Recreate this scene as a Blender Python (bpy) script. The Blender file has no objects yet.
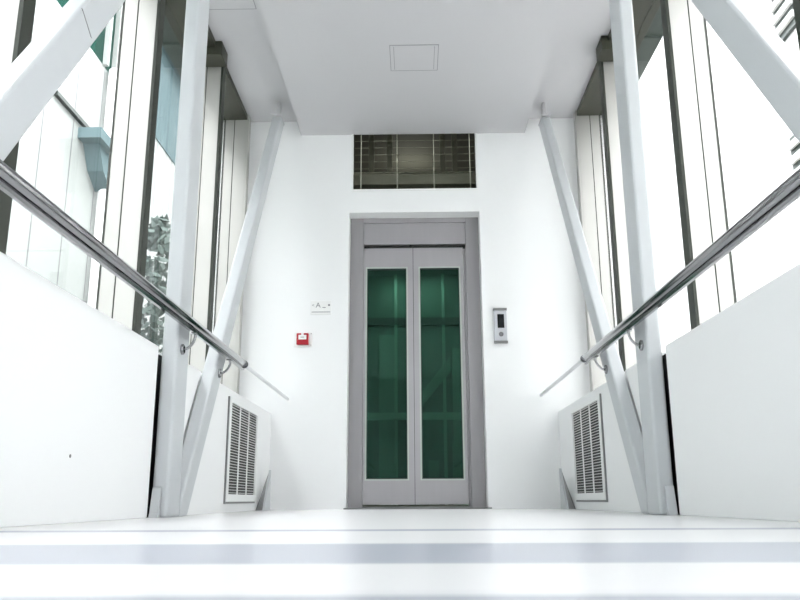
import bpy, bmesh, math
from mathutils import Vector, Matrix

# ------------------------------------------------------------------ camera, sky, light
S = bpy.context.scene
COL = S.collection
H = 0.07
FPX = 800.0
_y = Vector((15, -200, 800)).normalized()
_z = Vector((-15, 3200, 800)); _z = (_z - _z.dot(_y) * _y).normalized()
_x = _z.cross(_y)
if _x.x < 0: _x = -_x
cam_d = bpy.data.cameras.new('camera')
cam = bpy.data.objects.new('camera', cam_d); COL.objects.link(cam)
cam_d.sensor_width = 36.0
cam_d.lens = FPX / 800.0 * 36.0
cam_d.clip_start = 0.02
right = Vector((_x.x, _y.x, _z.x)); up = Vector((_x.y, _y.y, _z.y)); fwd = Vector((_x.z, _y.z, _z.z))
R3 = Matrix((right, up, -fwd)).transposed()
cam.matrix_world = Matrix.Translation((0, 0, H)) @ R3.to_4x4()
S.camera = cam

world = bpy.data.worlds.new('overcast_sky'); S.world = world; world.use_nodes = True
wn = world.node_tree.nodes; wl = world.node_tree.links
bg = wn['Background']
tc = wn.new('ShaderNodeTexCoord'); sx = wn.new('ShaderNodeSeparateXYZ'); cr = wn.new('ShaderNodeValToRGB')
cr.color_ramp.elements[0].position = 0.45; cr.color_ramp.elements[0].color = (0.75, 0.78, 0.79, 1)
cr.color_ramp.elements[1].position = 0.62; cr.color_ramp.elements[1].color = (0.97, 0.985, 1.0, 1)
ma = wn.new('ShaderNodeMath'); ma.operation = 'MULTIPLY_ADD'; ma.inputs[1].default_value = 0.5; ma.inputs[2].default_value = 0.5
wl.new(tc.outputs['Generated'], sx.inputs[0]); wl.new(sx.outputs['Z'], ma.inputs[0]); wl.new(ma.outputs[0], cr.inputs[0])
wl.new(cr.outputs[0], bg.inputs[0]); bg.inputs[1].default_value = 3.4

S.view_settings.view_transform = 'Standard'; S.view_settings.look = 'None'
S.view_settings.gamma = 1.0; S.view_settings.exposure = 1.93
S.view_settings.use_curve_mapping = False


def at_x(u, v, X):
    d = right * ((u - 400) / FPX) + up * ((300 - v) / FPX) + fwd
    return Vector((0, 0, H)) + d * (X / d.x)


# ------------------------------------------------------------------ materials
def mat(name, col, rough=0.5, metal=0.0, spec=0.5, noise=0.0, nscale=8.0, bump=0.0, bscale=60.0, stretch=None, coat=0.0):
    m = bpy.data.materials.new(name); m.use_nodes = True
    n = m.node_tree.nodes; l = m.node_tree.links; b = n['Principled BSDF']
    b.inputs['Base Color'].default_value = (*col, 1); b.inputs['Roughness'].default_value = rough
    b.inputs['Metallic'].default_value = metal; b.inputs['Specular IOR Level'].default_value = spec
    b.inputs['Coat Weight'].default_value = coat
    t = n.new('ShaderNodeTexCoord'); src = t.outputs['Object']
    if stretch:
        mp = n.new('ShaderNodeMapping'); mp.inputs['Scale'].default_value = stretch
        l.new(src, mp.inputs[0]); src = mp.outputs[0]
    if noise:
        nz = n.new('ShaderNodeTexNoise'); nz.inputs['Scale'].default_value = nscale; nz.inputs['Detail'].default_value = 4
        l.new(src, nz.inputs['Vector'])
        mx = n.new('ShaderNodeMix'); mx.data_type = 'RGBA'
        mx.inputs['A'].default_value = (*[c * (1 - noise) for c in col], 1)
        mx.inputs['B'].default_value = (*[min(1, c * (1 + noise)) for c in col], 1)
        l.new(nz.outputs['Fac'], mx.inputs['Factor']); l.new(mx.outputs['Result'], b.inputs['Base Color'])
    if bump:
        nb = n.new('ShaderNodeTexNoise'); nb.inputs['Scale'].default_value = bscale; nb.inputs['Detail'].default_value = 3
        l.new(src, nb.inputs['Vector'])
        bp = n.new('ShaderNodeBump'); bp.inputs['Strength'].default_value = bump; bp.inputs['Distance'].default_value = 0.01
        l.new(nb.outputs['Fac'], bp.inputs['Height']); l.new(bp.outputs[0], b.inputs['Normal'])
    return m


def glass(name, tint, refl=0.5, ior=1.5, rough=0.0):
    m = bpy.data.materials.new(name); m.use_nodes = True
    n = m.node_tree.nodes; l = m.node_tree.links; n.remove(n['Principled BSDF'])
    tr = n.new('ShaderNodeBsdfTransparent'); tr.inputs[0].default_value = (*tint, 1)
    gl = n.new('ShaderNodeBsdfGlossy'); gl.inputs['Roughness'].default_value = rough
    gl.inputs[0].default_value = (*(refl if isinstance(refl, tuple) else (refl,) * 3), 1)
    lw = n.new('ShaderNodeLayerWeight'); lw.inputs[0].default_value = 0.5
    pw = n.new('ShaderNodeMath'); pw.operation = 'POWER'; pw.inputs[1].default_value = 5.0; l.new(lw.outputs['Facing'], pw.inputs[0])
    f0 = ((ior - 1) / (ior + 1)) ** 2
    fr = n.new('ShaderNodeMath'); fr.operation = 'MULTIPLY_ADD'; fr.inputs[1].default_value = 1 - f0; fr.inputs[2].default_value = f0; l.new(pw.outputs[0], fr.inputs[0])
    mx = n.new('ShaderNodeMixShader')
    l.new(fr.outputs[0], mx.inputs[0]); l.new(tr.outputs[0], mx.inputs[1]); l.new(gl.outputs[0], mx.inputs[2])
    l.new(mx.outputs[0], n['Material Output'].inputs[0])
    return m


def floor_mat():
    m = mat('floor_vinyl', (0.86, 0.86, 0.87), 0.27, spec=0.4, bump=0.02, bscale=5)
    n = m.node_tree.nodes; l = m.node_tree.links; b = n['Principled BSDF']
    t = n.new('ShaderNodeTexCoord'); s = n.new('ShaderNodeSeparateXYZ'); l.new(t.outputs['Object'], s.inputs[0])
    # pale blue-grey bands in the floor colour across the passage (metres along the passage, y/8)
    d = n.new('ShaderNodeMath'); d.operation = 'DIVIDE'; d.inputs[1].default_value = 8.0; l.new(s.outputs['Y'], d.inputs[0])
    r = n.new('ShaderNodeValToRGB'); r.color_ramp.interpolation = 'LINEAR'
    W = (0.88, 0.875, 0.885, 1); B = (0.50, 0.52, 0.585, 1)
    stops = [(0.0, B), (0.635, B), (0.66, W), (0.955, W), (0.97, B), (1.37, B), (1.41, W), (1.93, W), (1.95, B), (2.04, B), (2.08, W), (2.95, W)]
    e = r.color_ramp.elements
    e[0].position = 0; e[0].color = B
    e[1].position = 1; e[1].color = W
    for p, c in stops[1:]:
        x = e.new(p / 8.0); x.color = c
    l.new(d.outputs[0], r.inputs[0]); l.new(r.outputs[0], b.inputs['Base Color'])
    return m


def lined(name, col, linecol, axis, period, width, rough=0.6, offset=0.0):
    """smooth cladding with thin joints of its own every `period` metres along axis"""
    m = mat(name, col, rough)
    n = m.node_tree.nodes; l = m.node_tree.links; b = n['Principled BSDF']
    t = n.new('ShaderNodeTexCoord'); s = n.new('ShaderNodeSeparateXYZ'); l.new(t.outputs['Object'], s.inputs[0])
    a = n.new('ShaderNodeMath'); a.operation = 'ADD'; a.inputs[1].default_value = 100 * period + offset; l.new(s.outputs[axis], a.inputs[0])
    mo = n.new('ShaderNodeMath'); mo.operation = 'MODULO'; mo.inputs[1].default_value = period; l.new(a.outputs[0], mo.inputs[0])
    lt = n.new('ShaderNodeMath'); lt.operation = 'LESS_THAN'; lt.inputs[1].default_value = width; l.new(mo.outputs[0], lt.inputs[0])
    mx = n.new('ShaderNodeMix'); mx.data_type = 'RGBA'; mx.inputs['A'].default_value = (*col, 1); mx.inputs['B'].default_value = (*linecol, 1)
    l.new(lt.outputs[0], mx.inputs['Factor']); l.new(mx.outputs['Result'], b.inputs['Base Color'])
    return m


M_wall = mat('white_wall_paint', (0.88, 0.885, 0.885), 0.55, bump=0.03, bscale=25)
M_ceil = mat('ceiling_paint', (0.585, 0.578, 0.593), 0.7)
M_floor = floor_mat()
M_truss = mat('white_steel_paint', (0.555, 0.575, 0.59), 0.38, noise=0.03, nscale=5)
M_gap = mat('black_joint_filler', (0.012, 0.014, 0.013), 0.8)
M_fin = mat('satin_aluminium', (0.47, 0.462, 0.44), 0.4, metal=0.45, noise=0.05, nscale=4)
M_finc = mat('dark_olive_gasket', (0.022, 0.027, 0.018), 0.55)
M_head = mat('dark_window_head', (0.04, 0.042, 0.028), 0.5)
M_glass = glass('clear_window_glass', (0.975, 0.985, 0.985), 0.4, 1.45)
M_chrome = mat('polished_stainless_steel', (0.30, 0.30, 0.31), 0.10, metal=1.0)
M_railw = mat('white_rail_sleeve', (0.75, 0.76, 0.77), 0.3)
M_steel = mat('brushed_lift_steel', (0.345, 0.335, 0.342), 0.36, metal=0.75, noise=0.05, nscale=3, stretch=(8, 8, 0.6))
M_steel2 = mat('brushed_door_steel', (0.42, 0.405, 0.418), 0.34, metal=0.7, noise=0.04, nscale=3, stretch=(8, 8, 0.6))
M_dark = mat('dark_slot', (0.02, 0.02, 0.018), 0.6)
M_gglass = glass('green_tinted_lift_glass', (0.30, 0.50, 0.43), (0.22, 0.42, 0.34), 1.8)
M_gasket = mat('black_glazing_rubber', (0.01, 0.03, 0.025), 0.5)
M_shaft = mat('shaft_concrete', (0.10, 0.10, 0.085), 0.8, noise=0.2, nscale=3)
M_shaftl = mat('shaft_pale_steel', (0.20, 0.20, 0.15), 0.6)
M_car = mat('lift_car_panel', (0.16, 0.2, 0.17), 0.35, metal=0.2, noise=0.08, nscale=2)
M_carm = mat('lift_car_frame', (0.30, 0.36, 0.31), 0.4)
M_carl = mat('lift_car_trim', (0.5, 0.55, 0.5), 0.3, metal=0.3)
M_grille = mat('white_grille_paint', (0.86, 0.87, 0.86), 0.4)
M_wire = mat('pale_brass_wire', (0.50, 0.50, 0.40), 0.4, metal=0.3)
M_red = mat('red_plastic', (0.40, 0.008, 0.02), 0.3)
M_white = mat('white_plastic', (0.86, 0.86, 0.85), 0.4)
M_greyp = mat('grey_print', (0.25, 0.25, 0.26), 0.6)
M_black = mat('black_display', (0.006, 0.008, 0.009), 0.12)
M_panel = mat('satin_silver_plate', (0.55, 0.56, 0.59), 0.35, metal=0.4)
M_cap = mat('grey_end_cap', (0.20, 0.20, 0.20), 0.4)
M_outline = mat('grey_seam', (0.30, 0.30, 0.32), 0.6)
M_cladL = lined('pale_panel_cladding', (0.27, 0.285, 0.275), (0.11, 0.115, 0.115), 'Y', 0.92, 0.035, offset=0.30)
M_cladR = lined('white_render', (0.62, 0.61, 0.60), (0.28, 0.27, 0.26), 'Z', 2.2, 0.02, offset=0.5)
M_teal = mat('teal_curtain_glass', (0.001, 0.030, 0.021), 0.9, spec=0.1)
M_blue = mat('blue_grey_cladding', (0.10, 0.145, 0.155), 0.9, spec=0.05)
M_dkgreen = mat('dark_green_metal', (0.006, 0.014, 0.01), 0.5)
M_grgreen = mat('grey_green_panel', (0.07, 0.09, 0.08), 0.6)
M_ground = mat('pale_paving', (0.6, 0.6, 0.58), 0.9, noise=0.1, nscale=1)
M_leaf = mat('grey_green_foliage', (0.06, 0.085, 0.075), 0.8, noise=0.3, nscale=6)


# ------------------------------------------------------------------ helpers
def new(): return bmesh.new()


def bx(bm, x0, x1, y0, y1, z0, z1):
    x0, x1 = sorted((x0, x1)); y0, y1 = sorted((y0, y1)); z0, z1 = sorted((z0, z1))
    v = [bm.verts.new(p) for p in ((x0, y0, z0), (x1, y0, z0), (x1, y1, z0), (x0, y1, z0), (x0, y0, z1), (x1, y0, z1), (x1, y1, z1), (x0, y1, z1))]
    for f in ((0, 3, 2, 1), (4, 5, 6, 7), (0, 1, 5, 4), (1, 2, 6, 5), (2, 3, 7, 6), (3, 0, 4, 7)): bm.faces.new([v[i] for i in f])


def prism_x(bm, pts, x0, x1):
    """polygon in (y,z) extruded along x"""
    a = [bm.verts.new((x0, y, z)) for y, z in pts]; b = [bm.verts.new((x1, y, z)) for y, z in pts]
    bm.faces.new(a); bm.faces.new(b[::-1]); n = len(pts)
    for i in range(n): bm.faces.new((a[i], b[i], b[(i + 1) % n], a[(i + 1) % n]))


def tube(bm, path, r, seg=20, cap=True):
    path = [Vector(p) for p in path]; rings = []
    prev = None
    for i, p in enumerate(path):
        t = (path[min(i + 1, len(path) - 1)] - path[max(i - 1, 0)]).normalized()
        if prev is None:
            a = Vector((0, 0, 1)) if abs(t.z) < 0.9 else Vector((1, 0, 0))
            n = t.cross(a).normalized()
        else:
            n = (prev - t * prev.dot(t)).normalized()
        prev = n; b = t.cross(n)
        rr = r[i] if isinstance(r, (list, tuple)) else r
        rings.append([bm.verts.new(p + (n * math.cos(k * 2 * math.pi / seg) + b * math.sin(k * 2 * math.pi / seg)) * rr) for k in range(seg)])
    for a, b in zip(rings, rings[1:]):
        for k in range(seg): bm.faces.new((a[k], a[(k + 1) % seg], b[(k + 1) % seg], b[k]))
    if cap: bm.faces.new(rings[0][::-1]); bm.faces.new(rings[-1])


def obj(name, bm, m, parent=None, bevel=0.0, smooth=False, origin=None):
    bmesh.ops.recalc_face_normals(bm, faces=bm.faces)
    me = bpy.data.meshes.new(name)
    if smooth:
        for f in bm.faces: f.smooth = len(f.verts) == 4
    bm.to_mesh(me); bm.free()
    o = bpy.data.objects.new(name, me); COL.objects.link(o); me.materials.append(m)
    if bevel:
        b = o.modifiers.new('bevel', 'BEVEL'); b.width = bevel; b.segments = 3; b.limit_method = 'ANGLE'
    if parent:
        o.parent = parent
        # every parent chain is unrotated; keep mesh coordinates in world space
        off = Vector((0, 0, 0)); q = parent
        while q: off += q.location; q = q.parent
        o.location = -off
    elif origin:
        o.data.transform(Matrix.Translation(-Vector(origin))); o.location = origin
    return o


def thing(name, label, cat, loc=(0, 0, 0), group=None):
    o = bpy.data.objects.new(name, None); COL.objects.link(o); o.location = loc; o.empty_display_size = 0.1
    o['label'] = label; o['category'] = cat
    if group: o['group'] = group
    return o


def tag(o, label, cat, group=None):
    o['label'] = label; o['category'] = cat
    if group: o['group'] = group
    return o


def struct(name, bm, m, **k):
    o = obj(name, bm, m, **k); o['kind'] = 'structure'; return o


def struct_root(name, loc=(0, 0, 0)):
    o = bpy.data.objects.new(name, None); COL.objects.link(o); o.location = loc; o['kind'] = 'structure'; return o


def glyph(text, size, depth=0.0008):
    c = bpy.data.curves.new('t', 'FONT'); c.body = text; c.size = size; c.extrude = depth; c.align_x = 'CENTER'; c.align_y = 'CENTER'
    o = bpy.data.objects.new('t', c); COL.objects.link(o)
    dg = bpy.context.evaluated_depsgraph_get(); me = bpy.data.meshes.new_from_object(o.evaluated_get(dg))
    bpy.data.objects.remove(o); bm = bmesh.new(); bm.from_mesh(me); bpy.data.meshes.remove(me)
    return bm


# ------------------------------------------------------------------ room shell
L = 6.5          # end wall
BACK = -8.0
PX = 1.16        # parapet inner face
WX = 1.43        # window inner plane
GX = 1.62        # glass plane
PH = 0.755       # parapet height
CZ, SZ = 3.205, 3.34   # dropped centre ceiling, side ceiling

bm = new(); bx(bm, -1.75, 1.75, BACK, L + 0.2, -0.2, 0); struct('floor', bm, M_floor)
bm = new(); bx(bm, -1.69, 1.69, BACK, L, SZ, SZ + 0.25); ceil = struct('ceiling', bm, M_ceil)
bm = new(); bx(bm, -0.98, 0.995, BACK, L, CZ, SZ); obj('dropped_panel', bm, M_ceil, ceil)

# end wall with lift opening and vent opening
OX0, OX1, OZ = -0.545, 0.575, 2.475
VX0, VX1, VZ0, VZ1 = -0.532, 0.574, 2.672, 3.55
bm = new()
T = 0.26
bx(bm, -1.75, OX0, L, L + T, -0.2, 3.6); bx(bm, OX1, 1.75, L, L + T, -0.2, 3.6)
bx(bm, OX0, OX1, L, L + T, OZ, VZ0); bx(bm, OX0, OX1, L, L + T, VZ1, 3.6)
bx(bm, OX0, VX0, L, L + T, VZ0, VZ1); bx(bm, VX1, OX1, L, L + T, VZ0, VZ1)
bmesh.ops.remove_doubles(bm, verts=bm.verts, dist=1e-5)
struct('wall_end', bm, M_wall)


def diag_line(y0, z):      # horizontal offset of the brace's lower edge
    return y0 + z * (3.168 - 0.043) / (6.163 - 3.896) ** 1 * 0 + z * (6.163 - 3.896) / (3.168 - 0.043)


BR = 0.165                 # horizontal thickness of a brace along the wall
BX1, BX0 = 1.085, 1.158    # truss planes


def side(s, nm):
    # s=-1 left, +1 right.  parapet pieces with joints next to the post and the brace
    post0 = 3.60 if s < 0 else 3.69
    w = struct_root('wall_' + nm, (s * 1.4, 0, 0))
    outer = GX + 0.06
    g = 0.022
    bm = new(); bx(bm, s * PX, s * outer, BACK, post0 - g - 0.012, 0, PH); obj('parapet_panel', bm, M_wall, w, bevel=0.004)
    yb = 3.93 if s < 0 else 4.0
    kk = (6.163 - 3.896) / 3.125
    e = lambda z: yb - BR + z * kk
    # small triangular panel between post and brace
    zt = PH
    bm = new(); prism_x(bm, [(post0 + 0.15, 0.06), (e(0.06) - 0.0, 0.06), (e(zt) - 0.0, zt), (post0 + 0.15, zt)], s * PX, s * outer)
    obj('parapet_panel', bm, M_wall, w, bevel=0.003)
    bm = new(); prism_x(bm, [(e(0) + g + 0.012, 0), (L, 0), (L, PH), (e(PH) + g + 0.012, PH)], s * PX, s * outer)
    obj('parapet_panel', bm, M_wall, w, bevel=0.003)
    bm = new(); bx(bm, s * (PX + 0.03), s * (outer - 0.02), post0 - g - 0.05, e(PH) + 0.08, 0.001, PH - 0.02); obj('joint_filler', bm, M_gap, w)
    # end reveal of the wall above the parapet between window and end wall
    return w, post0, yb


wl_, pL, bL = side(-1, 'left')
wr_, pR, bR = side(1, 'right')
# small screw hole in left parapet
p = at_x(70, 456, -PX)
bm = new(); tube(bm, [(-PX - 0.003, p.y, p.z), (-PX + 0.002, p.y, p.z)], 0.006, 12); obj('screw_hole', bm, M_cap, wl_)
p = at_x(70, 462, -PX)

# ------------------------------------------------------------------ windows (each bay its own)
def bay(idx, s, y0, y1, mull=True):
    w = struct_root('window_%d' % idx, (s * GX, y0, PH))
    bm = new(); bx(bm, s * (GX - 0.004), s * (GX + 0.004), y0 + 0.02, y1, PH + 0.02, SZ - 0.05); obj('glass_pane', bm, M_glass, w)
    bm = new(); bx(bm, s * WX, s * (GX + 0.06), y0, y1, SZ - 0.05, SZ)
    obj('head_rail', bm, M_head, w, bevel=0.004)
    bm = new(); bx(bm, s * (GX - 0.06), s * (GX + 0.05), y0, y1, PH, PH + 0.045); obj('sill_rail', bm, M_fin, w)
    if mull:
        m0 = y1; m1 = y1 + 0.085
        bm = new(); bx(bm, s * (WX + 0.004), s * (WX + 0.108), m0, m1, PH, SZ); bx(bm, s * (WX + 0.114), s * (GX + 0.0), m0, m1, PH, SZ)
        mo = obj('mullion', bm, M_fin, w, bevel=0.002)
        bm = new(); bx(bm, s * (WX - 0.012), s * (WX + 0.004), m0 + 0.0, m1, PH, SZ); obj('cover_strip', bm, M_fin if m0 > 6 else M_finc, mo)
        bm = new(); bx(bm, s * (WX + 0.107), s * (WX + 0.115), m0 + 0.0015, m1, PH, SZ)
        bx(bm, s * GX, s * (GX + 0.012), m0 + 0.0, m1, PH, SZ); obj('gasket', bm, M_finc, mo)
    return w


ys = [-7.33, -5.92, -4.51, -3.10, -1.69, -0.25, 1.16, 2.555, 3.965, 5.41, 6.36]
for s in (-1, 1):
    bm2 = new(); bx(bm2, s * 1.382, s * 1.60, 5.20, 5.38, SZ - 0.11, SZ - 0.0005); struct('trim_%d' % (1 if s < 0 else 2), bm2, M_head, bevel=0.004)
bm3 = new(); bx(bm3, -1.93, -1.75, L, L + 0.3, -0.2, 3.6); bx(bm3, 1.75, 1.93, L, L + 0.3, -0.2, 3.6)
bm = new()
for s in (-1, 1): bx(bm, s * 1.69, s * 1.83, BACK, L, SZ - 0.01, SZ + 0.25)
bx(bm, -1.82, -1.64, 5.2, 5.22, SZ - 0.03, SZ - 0.01); bx(bm, 1.64, 1.82, 5.2, 5.22, SZ - 0.03, SZ - 0.01)
obj('outer_soffit', bm, M_grgreen, ceil); struct('wall_tower', bm3, M_wall)
# far end of the passage behind the viewer
bm = new(); bx(bm, -1.75, -0.6, BACK - 0.2, BACK, 0, SZ); bx(bm, 0.6, 1.75, BACK - 0.2, BACK, 0, SZ); bx(bm, -0.6, 0.6, BACK - 0.2, BACK, 2.2, SZ); struct('wall_back', bm, M_ceil)
bm = new(); bx(bm, -0.6, 0.6, BACK - 0.12, BACK - 0.05, 0, 2.2); struct('door_1', bm, M_ceil)
n = 1
for s in (-1, 1):
    ya = BACK
    for yb in ys:
        if s > 0 and yb > 3 and yb < 6: dy = -0.02
        else: dy = 0
        bay(n, s, ya, yb + dy); ya = yb + dy + 0.085; n += 1

# ------------------------------------------------------------------ truss
def box_member(name, pts, s, parent=None, **k):
    bm = new(); prism_x(bm, pts, s * BX1, s * BX0)
    return obj(name, bm, M_truss, parent, bevel=0.012, **k)


for s, p0, y0, nm in ((-1, pL, bL, 'left'), (1, pR, bR, 'right')):
    kk = (6.163 - 3.896) / 3.125
    t = thing('steel_post', 'white upright steel post standing against the %s low wall, window lights on both sides' % nm, 'post', (s * BX1, p0, 0), 'upright truss posts')
    bm = new(); bx(bm, s * BX1, s * BX0, p0, p0 + 0.195, 0.0, SZ); obj('shaft', bm, M_truss, t, bevel=0.014)
    # welded foot plate in front of the post
    bm = new(); prism_x(bm, [(p0 - 0.005, 0), (p0 - 0.045, 0), (p0 - 0.035, 0.02), (p0 - 0.012, 0.125), (p0 - 0.005, 0.13)], s * (BX0 - 0.005), s * (BX0 - 0.045))
    obj('foot_plate', bm, M_truss, t, bevel=0.002)
    # far brace: foot of the post up to the ceiling by the end wall
    zt = 3.175
    z1 = min(zt, (L - 0.02 - y0) / kk)
    t = thing('diagonal_brace', 'white sloping steel brace rising from the foot of the %s post towards the end wall' % nm, 'brace', (s * BX1, y0, 0), 'sloping truss braces')
    lo = lambda z: y0 + z * kk
    hi = lambda z: y0 - BR + z * kk
    zs = (p0 + 0.197 - hi(0)) / kk
    pts = [(lo(0), 0.001), (lo(zt), zt), (hi(zt), zt), (hi(zs), zs), (p0 + 0.197, 0.001)]
    box_member('beam', pts, s, t)
    bm = new(); bx(bm, s * (BX1 + 0.001), s * (BX0 + 0.01), hi(zt) - 0.02, lo(zt) + 0.01, zt, zt + 0.012); bx(bm, s * (BX1 + 0.025), s * (BX0 - 0.025), hi(zt) + 0.06, lo(zt) - 0.03, zt + 0.012, SZ - 0.003); obj('cap_plate', bm, M_ceil, t)
    # near brace, rising to the top of the post
    y1 = y0 - 2.655
    zt2 = (p0 - 0.002 - (y1 - BR)) / kk
    zl = (p0 - 0.002 - y1) / kk
    t = thing('diagonal_brace', 'wide white sloping steel beam crossing the upper %s corner nearest the viewer' % nm, 'brace', (s * BX1, y1, 0), 'sloping truss braces')
    pts = [(y1, 0.001)]
    if zl < SZ: pts += [(p0 - 0.002, zl)]
    if zt2 < SZ: pts += [(p0 - 0.002, zt2)]
    else: pts += [(p0 - 0.002, SZ - 0.002), (y1 - BR + (SZ - 0.002) * kk, SZ - 0.002)]
    pts += [(y1 - BR, 0.001)]
    box_member('beam', pts, s, t)
    if s < 0:
        a, b = at_x(82, 8, -BX1 + 0.001), at_x(91, 37, -BX1 + 0.001)
        bm = new(); prism_x(bm, [(a.y, a.z), (a.y + 0.008, a.z), (b.y + 0.008, b.z), (b.y, b.z)], -BX1 + 0.0012, -BX1 - 0.001); obj('weld_seam', bm, M_cap, t)
    # foot plate of the next brace in the corner by the end wall
    bf = thing('brace_foot', 'small wedge-shaped steel foot plate in the %s floor corner by the end wall' % nm, 'brace foot', (s * 1.09, 6.1, 0), 'brace feet in the far corners')
    bm = new(); prism_x(bm, [(5.93, 0.001), (6.17, 0.001), (6.165, 0.295), (6.15, 0.295)], s * 1.085, s * 1.10); obj('plate', bm, M_truss, bf)
    bm = new(); prism_x(bm, [(5.99, 0.001), (6.24, 0.001), (6.46, 0.28)], s * 1.155, s * 1.1595); obj('joint_filler', bm, M_cap, bf)

# the same posts and braces carry on behind the viewer (mirrored in the lift glass)
for s, p0, y0, nm in ((-1, pL, bL, 'left'), (1, pR, bR, 'right')):
    for k in (2, 3, 4):
        d = -2.655 * k
        t = thing('steel_post', 'white upright post on the %s side behind the viewer' % nm, 'post', (s * BX1, p0 + d, 0), 'posts behind the viewer, %s side' % nm)
        bm = new(); bx(bm, s * BX1, s * BX0, p0 + d, p0 + d + 0.195, 0.0, SZ); obj('shaft', bm, M_truss, t, bevel=0.014)
        t = thing('diagonal_brace', 'white sloping brace on the %s side behind the viewer' % nm, 'brace', (s * BX1, y0 + d, 0), 'braces behind the viewer, %s side' % nm)
        zz = SZ - 0.002; kk = (6.163 - 3.896) / 3.125; zs2 = (p0 + 0.197 - y0 + BR) / kk
        yn = p0 + 2.653; zc_ = (yn - y0) / kk
        pts = [(y0 + d, 0.001)] + ([(yn + d, zc_), (yn + d, zz)] if zc_ < zz else [(y0 + d + zz * kk, zz)]) + [(y0 + d - BR + zz * kk, zz), (y0 + d - BR + zs2 * kk, zs2), (p0 + d + 0.197, 0.001)]
        pts = [(y, z) for y, z in pts if y > BACK]
        if y0 + d - BR > BACK: box_member('beam', pts, s, t)
# ------------------------------------------------------------------ handrails
def handrail(s, nm, z, brackets):
    X = s * 1.03
    t = thing('handrail', 'polished steel tube handrail along the %s side of the passage' % nm, 'handrail', (X, 0, z), 'steel handrails')
    ye = 4.815
    bm = new(); tube(bm, [(X, BACK + 0.3, z), (X, ye - 0.012, z), (X, ye - 0.004, z), (X, ye, z)], [0.022, 0.022, 0.020, 0.017], 32); obj('tube', bm, M_chrome, t, smooth=True)
    bm = new(); tube(bm, [(X, ye - 0.03, z), (X, ye - 0.018, z)], 0.0245, 32); obj('end_collar', bm, M_chrome, t, smooth=True)
    bm = new(); bx(bm, X - 0.007, X + 0.007, BACK + 0.3, ye - 0.05, z - 0.041, z - 0.033); bx(bm, X - 0.002, X + 0.002, BACK + 0.3, ye - 0.05, z - 0.034, z - 0.020); obj('under_strip', bm, M_chrome, t)
    o = obj('wall_sleeve', (lambda b: (tube(b, [(X, ye, z - 0.002), (X, L, z - 0.002)], 0.0125, 20), b)[1])(new()), M_railw, t, smooth=True)
    for by in brackets:
        bk = None
        bm = new()
        px = s * BX1
        zc = z - 0.115
        path = []
        x0 = px; x1 = X
        for k in range(9):
            a = k / 8 * math.pi / 2
            path.append((x0 - s * 0.006 + (x1 - x0) * math.sin(a), by, zc + 0.075 * (1 - math.cos(a))))
        path.append((x1, by, z - 0.036))
        tube(bm, path, 0.0065, 14)
        b = obj('bracket', bm, M_chrome, t, smooth=True)
        bm = new(); tube(bm, [(px, by, zc), (px - s * 0.008, by, zc), (px - s * 0.012, by, zc)], [0.026, 0.026, 0.018], 24); obj('wall_plate', bm, M_chrome, b, smooth=True)
        bm = new(); bx(bm, X - 0.013, X + 0.013, by - 0.022, by + 0.022, z - 0.045, z - 0.040); obj('saddle', bm, M_chrome, b, bevel=0.001)
    return t


handrail(-1, 'left', 0.874, (pL + 0.07, bL - 0.08 + 0.76 * (2.267 / 3.125)))
handrail(1, 'right', 0.893, (pR + 0.07, bR - 0.08 + 0.78 * (2.267 / 3.125)))

# ------------------------------------------------------------------ low ventilation grilles
def vent(s, nm):
    y0, y1, z0, z1 = 4.985, 5.90, 0.065, 0.705
    X = s * PX
    t = thing('wall_grille', 'tall white louvred air grille low on the %s wall beyond the post' % nm, 'vent', (X, y0, z0), 'low wall grilles')
    bm = new(); f = 0.05; g = 0.022; fz = 0.032
    bx(bm, X, X - s * 0.014, y0, y0 + f, z0, z1); bx(bm, X, X - s * 0.014, y1 - g, y1, z0, z1)
    bx(bm, X, X - s * 0.014, y0 + f, y1 - g, z0, z0 + 0.045); bx(bm, X, X - s * 0.014, y0 + f, y1 - g, z1 - fz, z1); bmesh.ops.remove_doubles(bm, verts=bm.verts, dist=1e-5)
    obj('frame', bm, M_grille, t)
    bm = new(); bx(bm, X, X - s * 0.002, y0 + f, y1 - g, z0 + 0.045, z1 - fz); obj('backing', bm, M_dark, t)
    n = 32
    for k in range(n):
        zc = z0 + 0.045 + (k + 0.5) * (z1 - z0 - 0.045 - fz) / n
        bm = new()
        h = 0.0014
        prof = [(X - s * 0.002, zc - h), (X - s * 0.009, zc - h), (X - s * 0.009, zc + h), (X - s * 0.002, zc + h)]
        a = [bm.verts.new((q[0], y0 + f, q[1])) for q in prof]; b = [bm.verts.new((q[0], y1 - g, q[1])) for q in prof]
        bm.faces.new(a); bm.faces.new(b[::-1])
        for i in range(4): bm.faces.new((a[i], b[i], b[(i + 1) % 4], a[(i + 1) % 4]))
        obj('louvre', bm, M_grille, t)
    for q in (1, 2):
        yc = y0 + f + q * (y1 - y0 - f - g) / 3
        bm = new(); bx(bm, X - s * 0.003, X - s * 0.010, yc - 0.007, yc + 0.007, z0 + 0.045, z1 - fz); obj('divider', bm, M_grille, t)
    # dark shadow-gap trim down the near edge
    bm = new(); bx(bm, X, X - s * 0.010, y0 - 0.012, y0 - 0.0002, z0 - 0.012, z1); bx(bm, X, X - s * 0.010, y0 - 0.0002, y1, z0 - 0.012, z0 - 0.0002); obj('edge_trim', bm, M_cap, t)


vent(-1, 'left'); vent(1, 'right')

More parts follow.
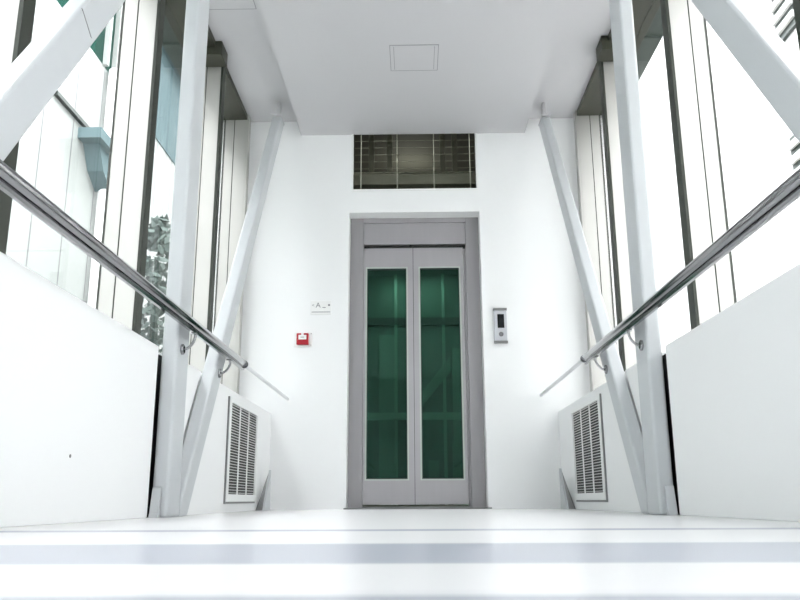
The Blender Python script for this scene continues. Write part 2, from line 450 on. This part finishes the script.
# ------------------------------------------------------------------ lift
FY = L + 0.15
lift = thing('lift_entrance', 'two-leaf steel lift entrance with dark green glass, centre of the white end wall', 'lift', (0.0, FY, 0))
fx0, fx1 = -0.543, 0.560
dx0, dx1, dc = -0.428, 0.437, 0.001
bm = new(); bx(bm, OX0, dx0, FY, FY + 0.11, 0.0, OZ); obj('left_jamb', bm, M_steel, lift, bevel=0.002)
bm = new(); bx(bm, dx1 + 0.022, OX1, FY, FY + 0.11, 0.0, OZ); bx(bm, dx1 + 0.001, dx1 + 0.03, FY + 0.035, FY + 0.11, 0, 2.2); obj('right_jamb', bm, M_steel, lift, bevel=0.002)
bm = new(); bx(bm, dx0 + 0.002, dx1 + 0.02, FY + 0.006, FY + 0.11, 2.235, 2.43); bx(bm, dx0, dx1 + 0.022, FY, FY + 0.11, 2.432, OZ); obj('header_panel', bm, M_steel2, lift, bevel=0.002)
bm = new(); bx(bm, dx0, dx1 + 0.02, FY + 0.055, FY + 0.12, 2.15, 2.24); obj('header_slot', bm, M_dark, lift)
bm = new(); tube(bm, [(dc - 0.02, FY + 0.03, 2.222), (dc - 0.02, FY + 0.05, 2.222)], 0.014, 16); obj('door_sensor', bm, M_dark, lift)
bm = new(); bx(bm, -0.56, 0.60, L - 0.045, FY + 0.05, 0.0, 0.012); bx(bm, dx0, dx1, FY - 0.02, FY + 0.11, 0.012, 0.02); obj('threshold', bm, M_cap, lift)


def leaf(x0, x1, gx0, gx1):
    z0, z1, g0, g1 = 0.034, 2.205, 0.236, 2.022
    ya, yb = FY + 0.02, FY + 0.055
    bm = new(); bx(bm, x0, gx0, ya, yb, z0, z1); bx(bm, gx1, x1, ya, yb, z0, z1); bx(bm, gx0, gx1, ya, yb, z0, g0); bx(bm, gx0, gx1, ya, yb, g1, z1)
    bmesh.ops.remove_doubles(bm, verts=bm.verts, dist=1e-5)
    d = obj('door_leaf', bm, M_steel2, lift)
    bm = new(); bx(bm, gx0, gx1, ya + 0.016, ya + 0.022, g0, g1); obj('glass_panel', bm, M_gglass, d)
    bm = new(); r = 0.006
    bx(bm, gx0, gx0 + r, ya + 0.006, ya + 0.016, g0, g1); bx(bm, gx1 - r, gx1, ya + 0.006, ya + 0.016, g0, g1); bx(bm, gx0, gx1, ya + 0.006, ya + 0.016, g0, g0 + r * 1.5); bx(bm, gx0, gx1, ya + 0.006, ya + 0.016, g1 - r * 2, g1)
    obj('glazing_bead', bm, M_gasket, d)
    bm = new(); r = 0.012
    bx(bm, gx0 - r, gx0, ya - 0.003, ya, g0 - r, g1 + r); bx(bm, gx1, gx1 + r, ya - 0.003, ya, g0 - r, g1 + r); bx(bm, gx0, gx1, ya - 0.003, ya, g0 - r, g0); bx(bm, gx0, gx1, ya - 0.003, ya, g1, g1 + r)
    obj('glass_surround', bm, M_carl, d)


bm = new(); bx(bm, dc - 0.012, dc + 0.012, FY + 0.056, FY + 0.062, 0.034, 2.205); obj('meeting_seal', bm, M_dark, lift)
leaf(dx0 + 0.002, dc - 0.002, -0.397, -0.058)
leaf(dc + 0.002, dx1 - 0.002, 0.060, 0.398)

# lift car behind the doors
car = thing('lift_car', 'dim lift car with a handrail, seen through the green door glass', 'lift car', (0, 6.95, 0.02))
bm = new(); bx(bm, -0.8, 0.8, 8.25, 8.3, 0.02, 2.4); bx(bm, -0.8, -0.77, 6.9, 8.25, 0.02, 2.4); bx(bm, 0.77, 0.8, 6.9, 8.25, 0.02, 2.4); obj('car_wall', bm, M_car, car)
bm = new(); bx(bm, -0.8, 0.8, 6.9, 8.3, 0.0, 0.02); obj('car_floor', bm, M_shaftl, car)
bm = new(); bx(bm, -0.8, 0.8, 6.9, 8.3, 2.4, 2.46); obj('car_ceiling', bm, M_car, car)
bm = new(); bx(bm, -0.76, 0.76, 8.14, 8.18, 0.86, 0.93); obj('car_handrail', bm, M_carl, car)
bm = new(); bx(bm, 0.30, 0.33, 8.2, 8.25, 0.02, 2.4); bx(bm, -0.2, -0.17, 8.2, 8.25, 0.02, 2.4); obj('wall_trim', bm, M_carl, car)
bm = new(); bx(bm, 0.40, 0.50, 8.2, 8.25, 0.02, 1.6); obj('rear_post', bm, M_carm, car)
bm = new(); bx(bm, -0.36, -0.20, 8.22, 8.25, 0.02, 1.75); obj('rear_panel', bm, M_carm, car)
bm = new(); a4 = [bm.verts.new(q) for q in ((0.06, 8.2, 0.98), (0.06, 8.2, 1.12), (0.38, 8.2, 1.52), (0.38, 8.2, 1.36), (0.06, 8.24, 0.98), (0.06, 8.24, 1.12), (0.38, 8.24, 1.52), (0.38, 8.24, 1.36))]
for f_ in ((0, 1, 2, 3), (7, 6, 5, 4), (0, 4, 5, 1), (1, 5, 6, 2), (2, 6, 7, 3), (3, 7, 4, 0)): bm.faces.new([a4[i] for i in f_])
obj('rear_brace', bm, M_carm, car)
for q in ((0.38, 0.56, 0.62), (-0.30, -0.18, 0.40), (0.14, 0.24, 0.45)):
    bm = new(); bx(bm, q[0], q[1], 8.05, 8.12, 0.02, q[2]); obj('low_reflection', bm, M_carm, car)  # pale blocks standing in for wall reflections in the door glass
bm = new(); bx(bm, -0.77, 0.77, 8.2, 8.25, 1.85, 1.93); obj('upper_trim', bm, M_dark, car)
bm = new(); bx(bm, -0.35, 0.35, 7.3, 7.9, 2.385, 2.4)
lm = bpy.data.materials.new('car_fill_panel'); lm.use_nodes = True
lb = lm.node_tree.nodes['Principled BSDF']; lb.inputs['Emission Color'].default_value = (0.9, 1, 0.92, 1); lb.inputs['Emission Strength'].default_value = 2.2
obj('car_fill_panel', bm, lm, car)  # glowing panel added to brighten the otherwise unlit car interior

# shaft enclosure
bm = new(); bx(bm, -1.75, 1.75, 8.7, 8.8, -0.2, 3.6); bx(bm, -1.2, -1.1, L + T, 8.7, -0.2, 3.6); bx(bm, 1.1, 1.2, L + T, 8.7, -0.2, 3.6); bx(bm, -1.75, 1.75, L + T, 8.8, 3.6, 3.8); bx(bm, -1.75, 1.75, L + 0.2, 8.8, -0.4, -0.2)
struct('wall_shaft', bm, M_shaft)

# ------------------------------------------------------------------ barred opening above the lift
v = thing('barred_vent_window', 'dark wide vent window with thin bars above the lift, under the ceiling', 'window', (VX0, L, VZ0))
bm = new(); r = 0.016
bx(bm, VX0, VX0 + r, L - 0.006, L + 0.08, VZ0, 3.30); bx(bm, VX1 - r, VX1, L - 0.006, L + 0.08, VZ0, 3.30); bx(bm, VX0 + r, VX1 - r, L - 0.006, L + 0.08, VZ0, VZ0 + r)
obj('frame', bm, M_grille, v)
for px_ in (361, 397, 433.6, 469.5):
    x = (px_ - 411.9) / 800 * 6.52 / 0.925
    bm = new(); bx(bm, x - 0.0035, x + 0.0035, L + 0.03, L + 0.04, VZ0 + r, 3.30); obj('upright_bar', bm, M_wire, v)
for k in range(9):
    z = VZ0 + 0.03 + k * (3.24 - VZ0 - 0.04) / 8
    bm = new(); bx(bm, VX0 + r, VX1 - r, L + 0.045, L + 0.049, z - 0.0016, z + 0.0016); obj('thin_slat', bm, M_shaftl, v)
# steelwork in the shaft behind it
sb = thing('shaft_beam', 'olive steel beam across the lift shaft seen through the barred vent', 'beam', (0, 6.95, 2.75))
bm = new(); bx(bm, -1.09, 1.09, 6.90, 7.0, 2.90, 3.0); bx(bm, -1.09, 1.09, 6.88, 7.02, 3.0, 3.012); bx(bm, -1.09, 1.09, 6.88, 7.02, 2.888, 2.90); obj('web', bm, M_shaftl, sb)
for i, x in enumerate((-0.40, -0.22, 0.30, 0.42)):
    bm = new(); bx(bm, x - 0.025, x + 0.025, 7.3, 7.35, 2.5, 3.59)
    tag(obj('guide_rail', bm, M_shaftl, None, origin=(x, 7.3, 2.5)), 'upright olive guide rail in the shaft, %s behind the barred vent' % ('leftmost', 'second from left', 'second from right', 'rightmost')[i], 'rail', 'guide rails in the shaft')

sl = bpy.data.lights.new('shaft_fill', 'POINT'); sl.energy = 1.6; sl.shadow_soft_size = 0.15; sl.color = (1.0, 1.0, 0.85)  # added fill light without a fixture, lifts the dark shaft behind the vent
slo = bpy.data.objects.new('shaft_fill', sl); COL.objects.link(slo); slo.location = (0.0, 8.0, 3.3)
# ------------------------------------------------------------------ small wall devices
# call panel
t = thing('lift_call_panel', 'silver lift call panel with black display on the wall right of the doors', 'call panel', (0.72, L, 1.31))
x0, x1, z0, z1 = 0.668, 0.772, 1.318, 1.615
bm = new(); bx(bm, x0, x1, L - 0.022, L, z0 + 0.02, z1 - 0.02); obj('face_plate', bm, M_panel, t, bevel=0.004)
for a, b in ((z0, z0 + 0.02), (z1 - 0.02, z1)):
    bm = new(); bx(bm, x0 - 0.004, x1 + 0.004, L - 0.026, L, a, b); obj('end_cap', bm, M_cap, t, bevel=0.002)
bm = new(); bx(bm, x0 + 0.028, x1 - 0.022, L - 0.025, L - 0.021, 1.445, 1.562); obj('display', bm, M_black, t)
bm = new(); tube(bm, [((x0 + x1) / 2 + 0.002, L - 0.020, 1.392), ((x0 + x1) / 2 + 0.002, L - 0.030, 1.392)], 0.019, 24); b = obj('call_button', bm, M_chrome, t, smooth=True)
bm = new(); xc = (x0 + x1) / 2 + 0.002
vs = [bm.verts.new(q) for q in ((xc - 0.009, L - 0.0312, 1.385), (xc + 0.009, L - 0.0312, 1.385), (xc, L - 0.0312, 1.401), (xc - 0.009, L - 0.0302, 1.385), (xc + 0.009, L - 0.0302, 1.385), (xc, L - 0.0302, 1.401))]
bm.faces.new(vs[:3]); bm.faces.new(vs[3:][::-1])
for i in range(3): bm.faces.new((vs[i], vs[(i + 1) % 3], vs[(i + 1) % 3 + 3], vs[i + 3]))
obj('arrow', bm, M_cap, b)
# fire call point
t = thing('fire_alarm_call_point', 'small red fire alarm box on the white wall left of the lift', 'fire alarm', (-0.913, L, 1.30))
x0, x1, z0, z1 = -0.966, -0.867, 1.316, 1.412
bm = new(); bx(bm, x0 - 0.022, x1 + 0.028, L - 0.008, L, z0 - 0.016, z1 + 0.014); obj('back_plate', bm, M_white, t, bevel=0.003)
bm = new(); bx(bm, x0, x1, L - 0.04, L - 0.008, z0, z1); obj('red_housing', bm, M_red, t, bevel=0.005)
bm = new(); bx(bm, x0 + 0.017, x1 - 0.017, L - 0.0425, L - 0.039, z0 + 0.042, z0 + 0.08); lw = obj('label_window', bm, M_white, t, bevel=0.001)
bm = new(); bx(bm, x0 + 0.034, x1 - 0.034, L - 0.0432, L - 0.0422, z0 + 0.058, z0 + 0.064); obj('print_line', bm, M_greyp, lw)
bm = new(); bx(bm, (x0 + x1) / 2 - 0.01, (x0 + x1) / 2 + 0.01, L - 0.0425, L - 0.039, z1 - 0.018, z1 + 0.004); obj('test_tab', bm, M_white, t)
for q in ((x1 + 0.018, z1), (x1 + 0.018, z0)):
    bm = new(); tube(bm, [(q[0], L - 0.0078, q[1]), (q[0], L - 0.011, q[1])], 0.004, 10); obj('screw', bm, M_cap, t)
# small white sign
t = thing('small_wall_sign', 'little white notice with grey marks on the wall above the red alarm', 'sign', (-0.77, L, 1.60))
x0, x1, z0, z1 = -0.858, -0.685, 1.574, 1.694
bm = new(); bx(bm, x0, x1, L - 0.006, L, z0, z1); obj('plate', bm, M_white, t, bevel=0.002)
bm = glyph('A', 0.062); bm.transform(Matrix.Translation((x0 + 0.062, L - 0.0068, 1.654)) @ Matrix.Rotation(math.pi / 2, 4, 'X')); obj('letter', bm, M_greyp, t)
bm = new(); tube(bm, [(x1 - 0.02, L - 0.006, 1.656), (x1 - 0.02, L - 0.0075, 1.656)], 0.009, 12); obj('round_mark', bm, M_greyp, t)
bm = new(); bx(bm, x0 + 0.098, x0 + 0.125, L - 0.0072, L - 0.006, 1.632, 1.639); obj('dash_mark', bm, M_outline, t)
bm = glyph('<', 0.04); bm.transform(Matrix.Translation((x0 + 0.02, L - 0.0068, 1.654)) @ Matrix.Rotation(math.pi / 2, 4, 'X')); obj('chevron_mark', bm, M_outline, t)
bm = new(); bx(bm, x0 + 0.008, x1 - 0.008, L - 0.0072, L - 0.006, 1.594, 1.600); obj('underline', bm, M_outline, t)

# ceiling hatches
def hatch(name, label, x0, x1, y0, y1, z, side_line=True):
    t = thing(name, label, 'hatch', ((x0 + x1) / 2, (y0 + y1) / 2, z), 'ceiling access hatches')
    bm = new(); r = 0.005
    bx(bm, x0, x1, y0, y0 + r, z - 0.003, z); bx(bm, x0, x1, y1 - r, y1, z - 0.003, z); bx(bm, x0, x0 + r, y0, y1, z - 0.003, z); bx(bm, x1 - r, x1, y0, y1, z - 0.003, z)
    obj('seam', bm, M_outline, t)
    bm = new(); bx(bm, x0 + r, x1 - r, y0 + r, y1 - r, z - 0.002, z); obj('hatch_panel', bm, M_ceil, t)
    if side_line:
        for q in (x0 + 0.028, x1 - 0.032):
            bm = new(); bx(bm, q, q + 0.004, y0 + 0.02, y1 - 0.02, z - 0.003, z - 0.001); obj('side_seam', bm, M_outline, t)


hatch('ceiling_hatch', 'rectangular access hatch outlined in the middle of the white dropped ceiling', -0.154, 0.198, 5.07, 5.42, CZ)
hatch('ceiling_hatch', 'access hatch edge in the side ceiling by the left windows, top of the picture', -1.40, -1.055, 4.3, 4.815, SZ, False)

# ------------------------------------------------------------------ outside
bm = new(); bx(bm, -30, 30, -15, 115, -5.2, -5.0); struct('ground', bm, M_ground)

# left neighbour: pale clad facade, teal glazing above and a blue-grey part further off
XL = -5.0
zt = at_x(98, 58, XL).z
yd = at_x(130, 60, XL).y
b = thing('panelled_building', 'pale panel-clad building outside the left windows with teal glazing on top', 'building', (XL - 2, 8, -5))
bm = new(); bx(bm, XL - 6, XL, -6, 110, -5, zt); obj('clad_wall', bm, M_cladL, b)
y98 = at_x(96, 40, XL).y
bm = new(); bx(bm, XL - 6, XL - 0.0, y98, yd, zt, zt + 5); gw = obj('teal_glazing', bm, M_teal, b)
for k in range(1, 4):
    y = y98 + (yd - y98) * k / 4
    bm = new(); bx(bm, XL, XL + 0.08, y - 0.04, y + 0.04, zt, zt + 5); obj('glazing_bar', bm, M_cladL, gw)
bm = new(); bx(bm, XL - 6, XL + 0.02, yd, 110, zt, zt + 1.9); bx(bm, XL - 6, XL + 0.3, yd, 110, zt + 1.9, zt + 6); obj('blue_grey_storey', bm, M_blue, b)
q0 = at_x(60, 96, XL)
q1 = at_x(99, 147, XL)
bm = new(); bx(bm, XL, XL + 0.06, q0.y - 0.2, q1.y, (q0.z + q1.z) / 2 - 0.03, (q0.z + q1.z) / 2 + 0.03); obj('ledge', bm, M_dkgreen, b)
# drainpipe
a = at_x(102, 240, XL + 0.15); c = at_x(102, 85, XL + 0.15)
bm = new(); tube(bm, [(XL + 0.15, a.y, -5), (XL + 0.15, a.y, zt)], 0.13, 20); obj('drainpipe', bm, M_grille, b, smooth=True)
# lamp-like box under the ledge
p0 = at_x(79, 122, XL); p1 = at_x(96, 180, XL)
bm = new(); bx(bm, XL, XL + 0.35, p0.y, p1.y, p1.z + 0.35, (q0.z + q1.z) / 2 - 0.10); prism_x(bm, [(p0.y + 0.2, p1.z + 0.36), (p1.y, p1.z + 0.36), (p1.y, p1.z - 0.2), (p0.y + 0.45, p1.z)], XL, XL + 0.25); obj('wall_box', bm, M_blue, b)

# right neighbour
XR = 5.0
zr = at_x(650, 57, XR).z
b = thing('rendered_building', 'white rendered building outside the right windows with dark eaves', 'building', (XR + 2, 8, -5))
bm = new(); bx(bm, XR, XR + 6, -6, 40, -5, zr); obj('rendered_wall', bm, M_cladR, b)
bm = new(); bx(bm, XR, XR + 6, 12.2, 40, zr, zr + 1.3); bx(bm, XR - 0.05, XR + 6, 12.2, 40, zr + 1.38, zr + 3.0); obj('eaves_panel', bm, M_grgreen, b)
bm = new(); bx(bm, XR + 0.05, XR + 6, 12.2, 40, zr + 1.3, zr + 1.38); bx(bm, XR - 0.1, XR + 6, 12.2, 40, zr + 3.0, zr + 6); obj('dark_fascia', bm, M_dkgreen, b)
for (u0, v0, u1, v1) in ((779, -60, 800, 32), (796, 134, 830, 162)):
    a = at_x(u0, v1, XR); c = at_x(u1 + 40, v0, XR); zlo = at_x(u1, v1, XR).z if v1 > 100 else at_x(794, 30, XR).z
    ztop = at_x(u0, v0 + 2, XR).z if v1 > 100 else zr
    bm = new(); bx(bm, XR - 0.05, XR, c.y, a.y, zlo, ztop); lo_ = obj('louvre_panel', bm, M_dkgreen, b)
    k = zlo + 0.1; bm = new(); ymid = a.y - 0.55
    while k < ztop:
        bx(bm, XR - 0.09, XR - 0.05, ymid, a.y, k, k + 0.09); k += 0.2
    obj('white_slats', bm, M_cladR, lo_)

# leafy tree low outside the second left window
import random
random.seed(4)
t = thing('distant_tree', 'grey-green bushy tree outside the second left window, seen beside the post', 'tree', (-3.6, 10.0, -5))
p = at_x(160, 243, -3.6)
bm = new(); tube(bm, [(-3.6, p.y, -5), (-3.62, p.y + 0.05, -1), (-3.6, p.y, p.z - 0.3)], [0.12, 0.09, 0.05], 12); obj('trunk', bm, M_leaf, t)
bm = new()
for k in range(900):
    a = random.random() * 6.283; r = random.random() ** 0.5 * 0.62; zc = random.uniform(-2.2, 0.35)
    rr = r * (1 if zc < -0.3 else max(0.2, (0.4 - zc) / 0.7))
    c = Vector((-3.6 + rr * math.cos(a), p.y + rr * math.sin(a) * 1.3, p.z + zc))
    n1 = Vector((random.gauss(0, 1), random.gauss(0, 1), random.gauss(0, 1))).normalized(); n2 = n1.orthogonal().normalized()
    vs = [bm.verts.new(c + n1 * 0.09), bm.verts.new(c + n2 * 0.045), bm.verts.new(c - n1 * 0.09), bm.verts.new(c - n2 * 0.045)]
    bm.faces.new(vs)
obj('foliage', bm, M_leaf, t)
